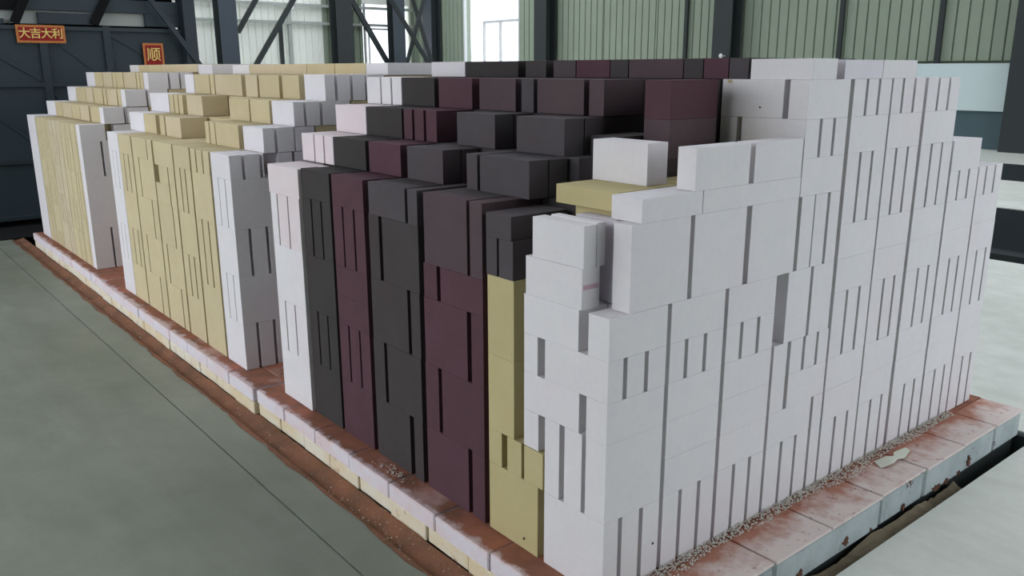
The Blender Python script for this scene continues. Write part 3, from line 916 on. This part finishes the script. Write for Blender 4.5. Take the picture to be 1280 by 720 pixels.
face_column('x', -1.995, -1.722, -0.012, DE - 0.012, [(0.0, 0.22, []), (0.22, 0.447, [-1.922, -1.828], 'white'), (0.447, 0.69, [], 'white'), (0.69, 0.91, [-1.930, -1.829], ['white', 'pink', 'pink'])],
            'white', 'pinkish end column, nearest stack', GL, 0.010)
brick(-2.003, -1.715, -0.012, 0.14, 0.91, 1.03, 'pink', 'square pink-white brick topping the end column beside black', GL)

# stepped tiers behind the left face
GT = 'stepped tiers of the nearest stack'
TW = {1: '2nd tier', 2: '3rd tier', 3: '4th tier', 4: 'top tier'}


def tier(k, y0, y1, z0, z1, items, stack, group, twin=True):
    n = len(items)
    for i, (p, q, m) in enumerate(items):
        deep = y1
        lab = '%s %s brick, %s from left in %s, %s stack' % (COLOUR[m], shape_word(q - p, z1 - z0), ordn(i + 1), TW[k], stack)
        if twin and (q - p) > 0.15:
            ym = (y0 + y1) / 2
            brick(p, q, y0, ym - 0.002, z0, z1, m, lab, group)
            brick(p, q, ym + 0.002, y1, z0, z1 - 0.001, m, lab.replace(' brick,', ' brick behind,'), group)
        else:
            brick(p, q, y0, y1, z0, z1, m, lab, group)


tier(1, 0.150, 0.305, 1.035, 1.15, [(-2.0, -1.890, 'pink'), (-1.880, -1.802, 'pink'), (-1.792, -1.716, 'pink'), (-1.71, -1.455, 'black'), (-1.430, -1.204, 'maroon'), (-1.160, -0.937, 'grey'),
                                    (-0.803, -0.745, 'grey'), (-0.733, -0.490, 'grey')], 'nearest', GT)
tier(2, 0.310, 0.480, 1.15, 1.265, [(-1.985, -1.722, 'pink'), (-1.712, -1.444, 'black'), (-1.430, -1.371, 'maroon'), (-1.355, -1.290, 'maroon'), (-1.275, -1.205, 'maroon'),
                                    (-1.076, -0.857, 'grey'), (-0.743, -0.512, 'grey')], 'nearest', GT)
tier(3, 0.485, 0.665, 1.265, 1.38, [(-2.01, -1.895, 'white'), (-1.883, -1.807, 'white'), (-1.795, -1.72, 'white'), (-1.712, -1.473, 'black'), (-1.443, -1.219, 'maroon'), (-1.174, -0.960, 'mauve'),
                                    (-0.928, -0.861, 'grey'), (-0.843, -0.611, 'mauve'), (-0.588, -0.520, 'mauve')], 'nearest', GT, False)
tier(4, 0.820, 1.45, 1.38, 1.445, [(-1.985, -1.720, 'white'), (-1.713, -1.349, 'black'), (-1.302, -1.176, 'slate'), (-1.132, -1.006, 'grey'), (-1.002, -0.825, 'maroon'),
                                   (-0.822, -0.734, 'slate'), (-0.730, -0.484, 'mauve'), (-0.481, -0.401, 'slate'), (-0.398, -0.300, 'maroon'), (-0.297, -0.224, 'grey')], 'nearest', GT, False)
# loose and inner pieces seen in the open corner
GI = 'bricks in the open corner of the nearest stack'
brick(-0.556, -0.450, 0.315, 0.47, 1.035, 1.15, 'grey', 'dark grey brick behind the ochre plank, on its left', GI)
brick(-0.360, -0.120, 0.140, 0.385, 1.045, 1.098, 'ochre', 'flat ochre plank lying loose under a white brick', GI, 0.0)
brick(-0.305, -0.115, 0.165, 0.385, 1.003, 1.045, 'ochre', 'ochre brick in shade beneath the loose ochre plank', GI, 0.0)
brick(-0.365, -0.152, 0.288, 0.372, 1.098, 1.215, 'white', 'loose white brick lying on the ochre plank', GI, 0.0)
brick(-0.490, -0.385, 0.40, 0.60, 1.15, 1.213, 'slate', 'flat slate grey brick behind the loose white brick', GI)
brick(-0.490, -0.385, 0.475, 0.60, 1.035, 1.15, 'slate', 'slate grey brick supporting the flat one behind the loose white brick', GI)
brick(-0.366, -0.262, 0.505, 0.725, 1.265, 1.38, 'maroon', 'maroon block standing free against the tall white bricks, upper', GI)
brick(-0.366, -0.262, 0.505, 0.725, 1.15, 1.265, 'mauve', 'mauve-grey block under the free-standing maroon block', GI)
brick(-0.366, -0.262, 0.505, 0.725, 1.035, 1.15, 'slate', 'lowest slate block under the free-standing maroon block', GI)
brick(-0.255, -0.115, 0.40, 0.60, 1.035, 1.097, 'ochre', 'ochre brick lying in the gap right of the loose white brick', GI)
brick(-0.255, -0.112, 0.61, 0.80, 1.035, 1.185, 'ochre', 'ochre brick hidden behind the far ledge brick', GI)


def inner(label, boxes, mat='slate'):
    o = multi_box('inner_bricks', boxes, mat)
    return tag(o, label, 'bricks', kind='stuff')


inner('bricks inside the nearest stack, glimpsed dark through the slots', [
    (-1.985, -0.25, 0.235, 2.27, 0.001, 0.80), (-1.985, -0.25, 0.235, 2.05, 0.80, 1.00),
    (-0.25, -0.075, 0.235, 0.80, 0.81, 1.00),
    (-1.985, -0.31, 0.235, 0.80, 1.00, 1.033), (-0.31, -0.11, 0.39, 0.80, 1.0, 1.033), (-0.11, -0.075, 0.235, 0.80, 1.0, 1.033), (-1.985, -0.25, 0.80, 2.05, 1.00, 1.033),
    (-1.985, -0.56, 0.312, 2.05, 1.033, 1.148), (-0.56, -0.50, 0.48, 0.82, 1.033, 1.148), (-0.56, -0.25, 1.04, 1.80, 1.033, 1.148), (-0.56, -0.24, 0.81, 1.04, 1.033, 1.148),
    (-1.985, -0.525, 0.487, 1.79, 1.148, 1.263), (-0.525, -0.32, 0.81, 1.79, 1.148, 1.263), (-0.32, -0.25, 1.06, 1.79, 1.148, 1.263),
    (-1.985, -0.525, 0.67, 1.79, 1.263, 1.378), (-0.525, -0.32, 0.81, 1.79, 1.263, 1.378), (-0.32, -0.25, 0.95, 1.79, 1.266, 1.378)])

# ---- middle stack: front plane y = -0.03, near end plane x = -2.385
GM = 'bricks on the front of the middle stack'
Y0 = -0.03
DM = Y0 + 0.22
DMT = Y0 + 0.146
EW = ('near end of middle stack')


def end_column(xe, w, ya, yb, z0, z1, slots, mat, n, where, group):
    edges = [ya]
    for s in slots:
        edges += [s - GAP / 2, s + GAP / 2]
    edges.append(yb)
    pc = [(edges[i], edges[i + 1]) for i in range(0, len(edges), 2)]
    for i, (p, q) in enumerate(pc):
        brick(xe - w, xe, p, q, z0, z1, mat, '%s %s brick%s, %s course up, %s' % (COLOUR[mat], shape_word(q - p, z1 - z0), pos_words(i, len(pc)), ordn(n), where), group)


XM = -2.385
for n, (z0, z1, kind) in enumerate(((0.0, 0.23, 'e'), (0.23, 0.46, 'f'), (0.46, 0.69, 'e'), (0.69, 0.92, 'f'))):
    if kind == 'e':
        end_column(XM, 0.235, Y0, 0.20, z0, z1, [0.041, 0.126], 'white', n + 1, 'white corner column, middle stack', GM)
    else:
        face_column('x', XM - 0.235, XM, Y0, 0.20, [(z0, z1, [-2.543, -2.460])], 'white', '%s slots, white corner, middle stack' % ('lower', 'upper')[n > 2], GM, 0.007)
end_column(XM, 0.235, Y0, 0.135, 0.92, 1.035, [0.036, 0.122], 'white', 5, 'white corner column, middle stack', GM)
for n, (z0, z1, sl) in enumerate(((0.0, 0.46, []), (0.46, 0.69, [0.30]), (0.69, 0.92, []), (0.92, 1.033, [0.285]))):
    end_column(XM, 0.235, 0.208, 0.45, z0, z1, sl, 'lilac', n + 1, 'second column, near end of middle stack', GM)
tm = 'middle stack'
G1 = 0.014
face_column('x', -4.187, -3.925, Y0, DM, [(0.0, 0.23, []), (0.23, 0.46, [-4.088, -3.992]), (0.46, 0.69, []), (0.69, 0.92, [-4.105, -4.010]), (0.92, 1.035, [])], 'tan', '1st tan column, middle stack', GM, G1)
face_column('x', -3.905, -3.530, Y0, DM, [(0.0, 0.23, [-3.635]), (0.23, 0.46, [-3.808]), (0.46, 0.69, [-3.626]), (0.69, 0.92, [-3.800]), (0.92, 1.035, [-3.622])], 'tan', '2nd tan column, middle stack', GM, G1)
face_column('x', -3.512, -3.185, Y0, DM, [(0.0, 0.23, [-3.265]), (0.23, 0.46, [-3.437]), (0.46, 0.69, [-3.270]), (0.69, 0.805, [-3.280]), (0.805, 0.905, [-3.285], None, (-3.44, -3.185)), (0.905, 1.035, [], None, (-3.498, -3.182))],
            'tan', '3rd tan column, middle stack', GM, G1)
face_column('x', -3.165, -2.920, Y0, DM, [(0.0, 0.23, []), (0.23, 0.46, [-3.078, -2.995]), (0.46, 0.69, []), (0.69, 0.92, [-3.082, -3.006]), (0.92, 1.035, [])], 'tan', '4th tan column, middle stack', GM, G1)
face_column('x', -2.900, -2.645, Y0, DM, [(0.0, 0.345, []), (0.345, 0.685, [-2.820, -2.733]), (0.685, 0.92, []), (0.92, 1.035, [-2.824, -2.731])], 'tan', '5th tan column, middle stack', GM, G1)
face_column('x', -4.430, -4.195, Y0, DM, [(0.0, 0.23, []), (0.23, 0.46, [-4.350, -4.272]), (0.46, 0.69, []), (0.69, 0.92, [-4.352, -4.270]), (0.92, 1.035, [])], 'white', 'far white column, middle stack', GM, 0.007)
GMT = 'stepped tiers of the middle stack'
tier(1, 0.14, 0.295, 1.035, 1.15, [(-4.51, -4.205, 'white'), (-4.200, -3.968, 'tan'), (-3.896, -3.810, 'tan'), (-3.785, -3.525, 'sand'), (-3.135, -3.078, 'tan'), (-3.066, -2.996, 'tan'),
                                   (-2.986, -2.680, 'tan')], 'middle', GMT, False)
end_column(XM, 0.235, 0.14, 0.295, 1.035, 1.15, [0.203], 'white', 1, 'white end of 2nd tier, middle stack', GMT)
end_column(XM, 0.235, 0.30, 0.40, 1.035, 1.148, [], 'lilac', 1, 'rear of 2nd tier, end of middle stack', GMT)
tier(2, 0.30, 0.455, 1.15, 1.265, [(-4.57, -4.195, 'white'), (-4.180, -4.105, 'tan'), (-4.090, -4.020, 'tan'), (-4.005, -3.935, 'tan'), (-3.860, -3.600, 'sand'), (-3.185, -2.914, 'tan'),
                                   (-2.900, -2.660, 'tan')], 'middle', GMT, False)
end_column(XM, 0.245, 0.30, 0.60, 1.15, 1.265, [0.359, 0.443], 'white', 1, 'white end of 3rd tier, middle stack', GMT)
tier(3, 0.47, 0.66, 1.265, 1.385, [(-4.36, -4.195, 'white'), (-4.185, -3.920, 'tan'), (-3.905, -3.840, 'tan'), (-3.825, -3.412, 'sand'), (-3.355, -3.190, 'sand'), (-3.165, -2.905, 'tan'),
                                   (-2.866, -2.668, 'tan')], 'middle', GMT, False)
end_column(XM, 0.22, 0.47, 0.80, 1.265, 1.39, [0.530, 0.614, 0.697], 'white', 1, 'white end of 4th tier, middle stack', GMT)
tier(4, 0.82, 1.45, 1.385, 1.445, [(-4.42, -4.135, 'white'), (-4.130, -3.290, 'sand'), (-3.285, -2.948, 'tan'), (-2.942, -2.602, 'tan'), (-2.598, -2.378, 'white')], 'middle', GMT, False)
brick(-2.372, -2.19, 1.20, 1.45, 1.30, 1.36, 'white', 'small white brick deep between the two nearer stacks', GMT)
LABELS_skip = 1
inner('bricks inside the middle stack, glimpsed dark through the slots', [
    (-4.43, -2.63, 0.195, 2.25, 0.001, 1.033), (-2.63, -2.39, 0.46, 2.25, 0.001, 1.033),
    (-4.43, -2.635, 0.31, 2.25, 1.033, 1.148), (-2.63, -2.39, 0.41, 2.0, 1.033, 1.148),
    (-4.43, -2.64, 0.465, 1.9, 1.148, 1.263), (-2.63, -2.39, 0.61, 1.9, 1.148, 1.263),
    (-4.43, -2.64, 0.67, 1.6, 1.263, 1.383), (-2.63, -2.39, 0.81, 1.6, 1.263, 1.383)], 'tan')

# ---- far stack: near end plane x = -5.15
GF = 'bricks on the front of the far stack'
XF = -5.15
for n, (z0, z1, sl) in enumerate(((0.0, 0.30, [0.100]), (0.30, 0.67, []), (0.67, 0.92, [0.103]), (0.92, 1.04, []))):
    end_column(XF, 0.10, Y0, 0.20 if z1 < 1 else 0.138, z0, z1, sl, 'white', n + 1, 'white near end of far stack', GF)
for n, (z0, z1) in enumerate(((0.0, 0.52), (0.52, 1.033))):
    end_column(XF, 0.10, 0.203, 0.45, z0, z1, [], 'white', n + 1, 'second column at near end of far stack', GF)
ed = [-6.655, -6.41, -6.155, -5.905, -5.755, -5.445, -5.295]
cuts_z = [[0, .23, .46, .69, .92, 1.037], [0, .115, .345, .575, .80, 1.037], [0, .23, .46, .69, .92, 1.037], [0, .345, .575, .80, 1.037], [0, .23, .46, .69, .92, 1.037],
          [0, .345, .69, 1.037]]
for i in range(6):
    a, b = ed[i] + 0.006, ed[i + 1] - 0.006
    cs = []
    for j, (z0, z1) in enumerate(zip(cuts_z[i][:-1], cuts_z[i][1:])):
        sl = []
        if (i + j) % 2 == 1 and b - a > 0.2:
            sl = [a + (b - a) * 0.36, a + (b - a) * 0.68]
        elif b - a > 0.28 or (i + j) % 3 == 0 and b - a > 0.12:
            sl = [a + (b - a) * 0.52]
        cs.append((z0, z1, sl))
    face_column('x', a, b, Y0, DM, cs, 'tan' if i not in (2, 3) else 'sand', '%s tan column, far stack' % ordn(i + 1), GF, 0.010)
face_column('x', -5.289, -5.256, Y0, DM, [(0.0, 0.46, []), (0.46, 0.92, []), (0.92, 1.037, [])], 'tan', '7th tan column, far stack', GF)
face_column('x', -6.975, -6.665, Y0, DM, [(0.0, 0.23, []), (0.23, 0.46, []), (0.46, 0.69, []), (0.69, 0.92, []), (0.92, 1.043, [])], 'white', 'white end column, far stack', GF)
GFT = 'stepped tiers of the far stack'
tier(1, 0.14, 0.295, 1.04, 1.155, [(-7.0, -6.670, 'white'), (-6.660, -6.42, 'tan'), (-6.41, -6.10, 'sand'), (-6.09, -5.835, 'tan'), (-5.82, -5.56, 'sand'), (-5.51, -5.26, 'tan')], 'far', GFT, False)
end_column(XF, 0.105, 0.14, 0.295, 1.04, 1.155, [0.284], 'white', 1, 'white end of 2nd tier, far stack', GFT)
end_column(XF, 0.105, 0.30, 0.45, 1.04, 1.15, [], 'white', 1, 'rear of 2nd tier, end of far stack', GFT)
tier(2, 0.30, 0.455, 1.155, 1.275, [(-6.90, -6.605, 'white'), (-6.600, -6.28, 'tan'), (-6.27, -6.055, 'sand'), (-6.03, -5.765, 'tan'), (-5.74, -5.66, 'tan'), (-5.64, -5.37, 'sand'),
                                    (-5.34, -5.26, 'tan')], 'far', GFT, False)
end_column(XF, 0.105, 0.30, 0.60, 1.155, 1.275, [0.451], 'white', 1, 'white end of 3rd tier, far stack', GFT)
tier(3, 0.47, 0.66, 1.275, 1.395, [(-6.92, -6.650, 'white'), (-6.645, -6.39, 'tan'), (-6.375, -6.10, 'sand'), (-6.085, -5.99, 'tan'), (-5.975, -5.79, 'tan'), (-5.77, -5.45, 'sand'),
                                   (-5.43, -5.36, 'tan'), (-5.345, -5.27, 'tan')], 'far', GFT, False)
end_column(XF, 0.11, 0.47, 0.80, 1.275, 1.395, [0.62, 0.70], 'white', 1, 'white end of 4th tier, far stack', GFT)
tier(4, 0.82, 1.45, 1.395, 1.455, [(-6.83, -6.565, 'white'), (-6.56, -5.95, 'tan'), (-5.94, -5.10, 'sand')], 'far', GFT, False)
brick(-5.09, -4.80, 0.82, 1.40, 1.385, 1.45, 'white', 'flat white brick, near end of top tier, far stack', GFT)
brick(-5.09, -4.85, 0.83, 1.40, 1.27, 1.385, 'white', 'white brick under the near end of top tier, far stack', GFT)
inner('bricks inside the far stack, glimpsed dark through the slots', [
    (-6.97, -5.26, 0.195, 2.25, 0.001, 1.036), (-5.26, -5.155, 0.46, 2.25, 0.001, 1.036), (-5.15, -4.86, 0.85, 1.38, 0.001, 1.268),
    (-6.97, -5.265, 0.31, 2.25, 1.036, 1.153), (-5.26, -5.155, 0.46, 2.0, 1.036, 1.153),
    (-6.97, -5.265, 0.465, 1.9, 1.153, 1.273), (-5.26, -5.155, 0.61, 1.9, 1.153, 1.273),
    (-6.97, -5.265, 0.67, 1.6, 1.273, 1.393), (-5.26, -5.155, 0.81, 1.6, 1.273, 1.393)], 'tan')


# ------------------------------------------------------------------ small marks
def find(label):
    return next(o for o in bpy.data.objects if o.get('label') == label)


def patch(name, parent, origin, axis, r0, r1, mat, thick=0.0012, squash=1.0, label=None):
    """irregular flat chip lying on a face; axis is the outward axis 'x' or '-y'"""
    n = 15
    ring = []
    for i in range(n):
        a = 2 * math.pi * i / n
        r = RNG.uniform(r0, r1)
        ring.append((r * math.cos(a), r * math.sin(a) * squash))
    vs = []
    for d in (-0.002, thick):
        for (u, v) in ring:
            vs.append((d, u, v) if axis == 'x' else (u, -d, v))
    fs = [list(range(n))[::-1], [n + i for i in range(n)]]
    for i in range(n):
        j = (i + 1) % n
        fs.append((i, j, n + j, n + i))
    o = mesh_obj(name, vs, fs, mat, parent, Vector((origin[0], origin[1], origin[2] + ZO)) - Vector(parent.location))
    if label:
        o['label'] = label
    return o


M['rust_chip'] = plain('rust_brown_spall', srgb(110, 76, 60), 0.95, 0, 0.8, 60)
M['pit_dark'] = plain('dark_pit_mark', srgb(66, 62, 62), 0.95)
near_car = find('nearest kiln car carrying white, maroon and black bricks')
for (y, z, r, q) in ((0.935, -0.092, 0.020, 0.9), (0.67, -0.098, 0.020, 0.7), (1.325, -0.106, 0.012, 1.2), (1.575, -0.112, 0.040, 0.30), (1.66, -0.113, 0.030, 0.38), (1.765, -0.112, 0.014, 0.8),
                     (1.85, -0.088, 0.026, 1.1)):
    patch('spall', near_car, (0.1915, y, z), 'x', r * 0.35, r * 1.2, 'rust_chip', 0.003, q, 'rust brown spalled patch')
patch('pit_mark', find('white upright brick right of three, 1st course up, 1st column from near corner, right face'), (0.0, 0.2, 0.099), 'x', 0.003, 0.005, 'pit_dark')
patch('pit_mark', find('wide ochre brick at the foot of the narrow ochre column'), (-0.333, 0.0, 0.036), '-y', 0.0035, 0.0055, 'pit_dark')
patch('pit_mark', _yb, (-0.164, 0.808, 1.296), '-y', 0.0025, 0.0045, 'pit_dark')
patch('yellow_corner', _yb, (-0.282, 0.808, 1.373), '-y', 0.006, 0.011, 'ochre', 0.0012, 0.6, 'chipped yellowish corner spot')
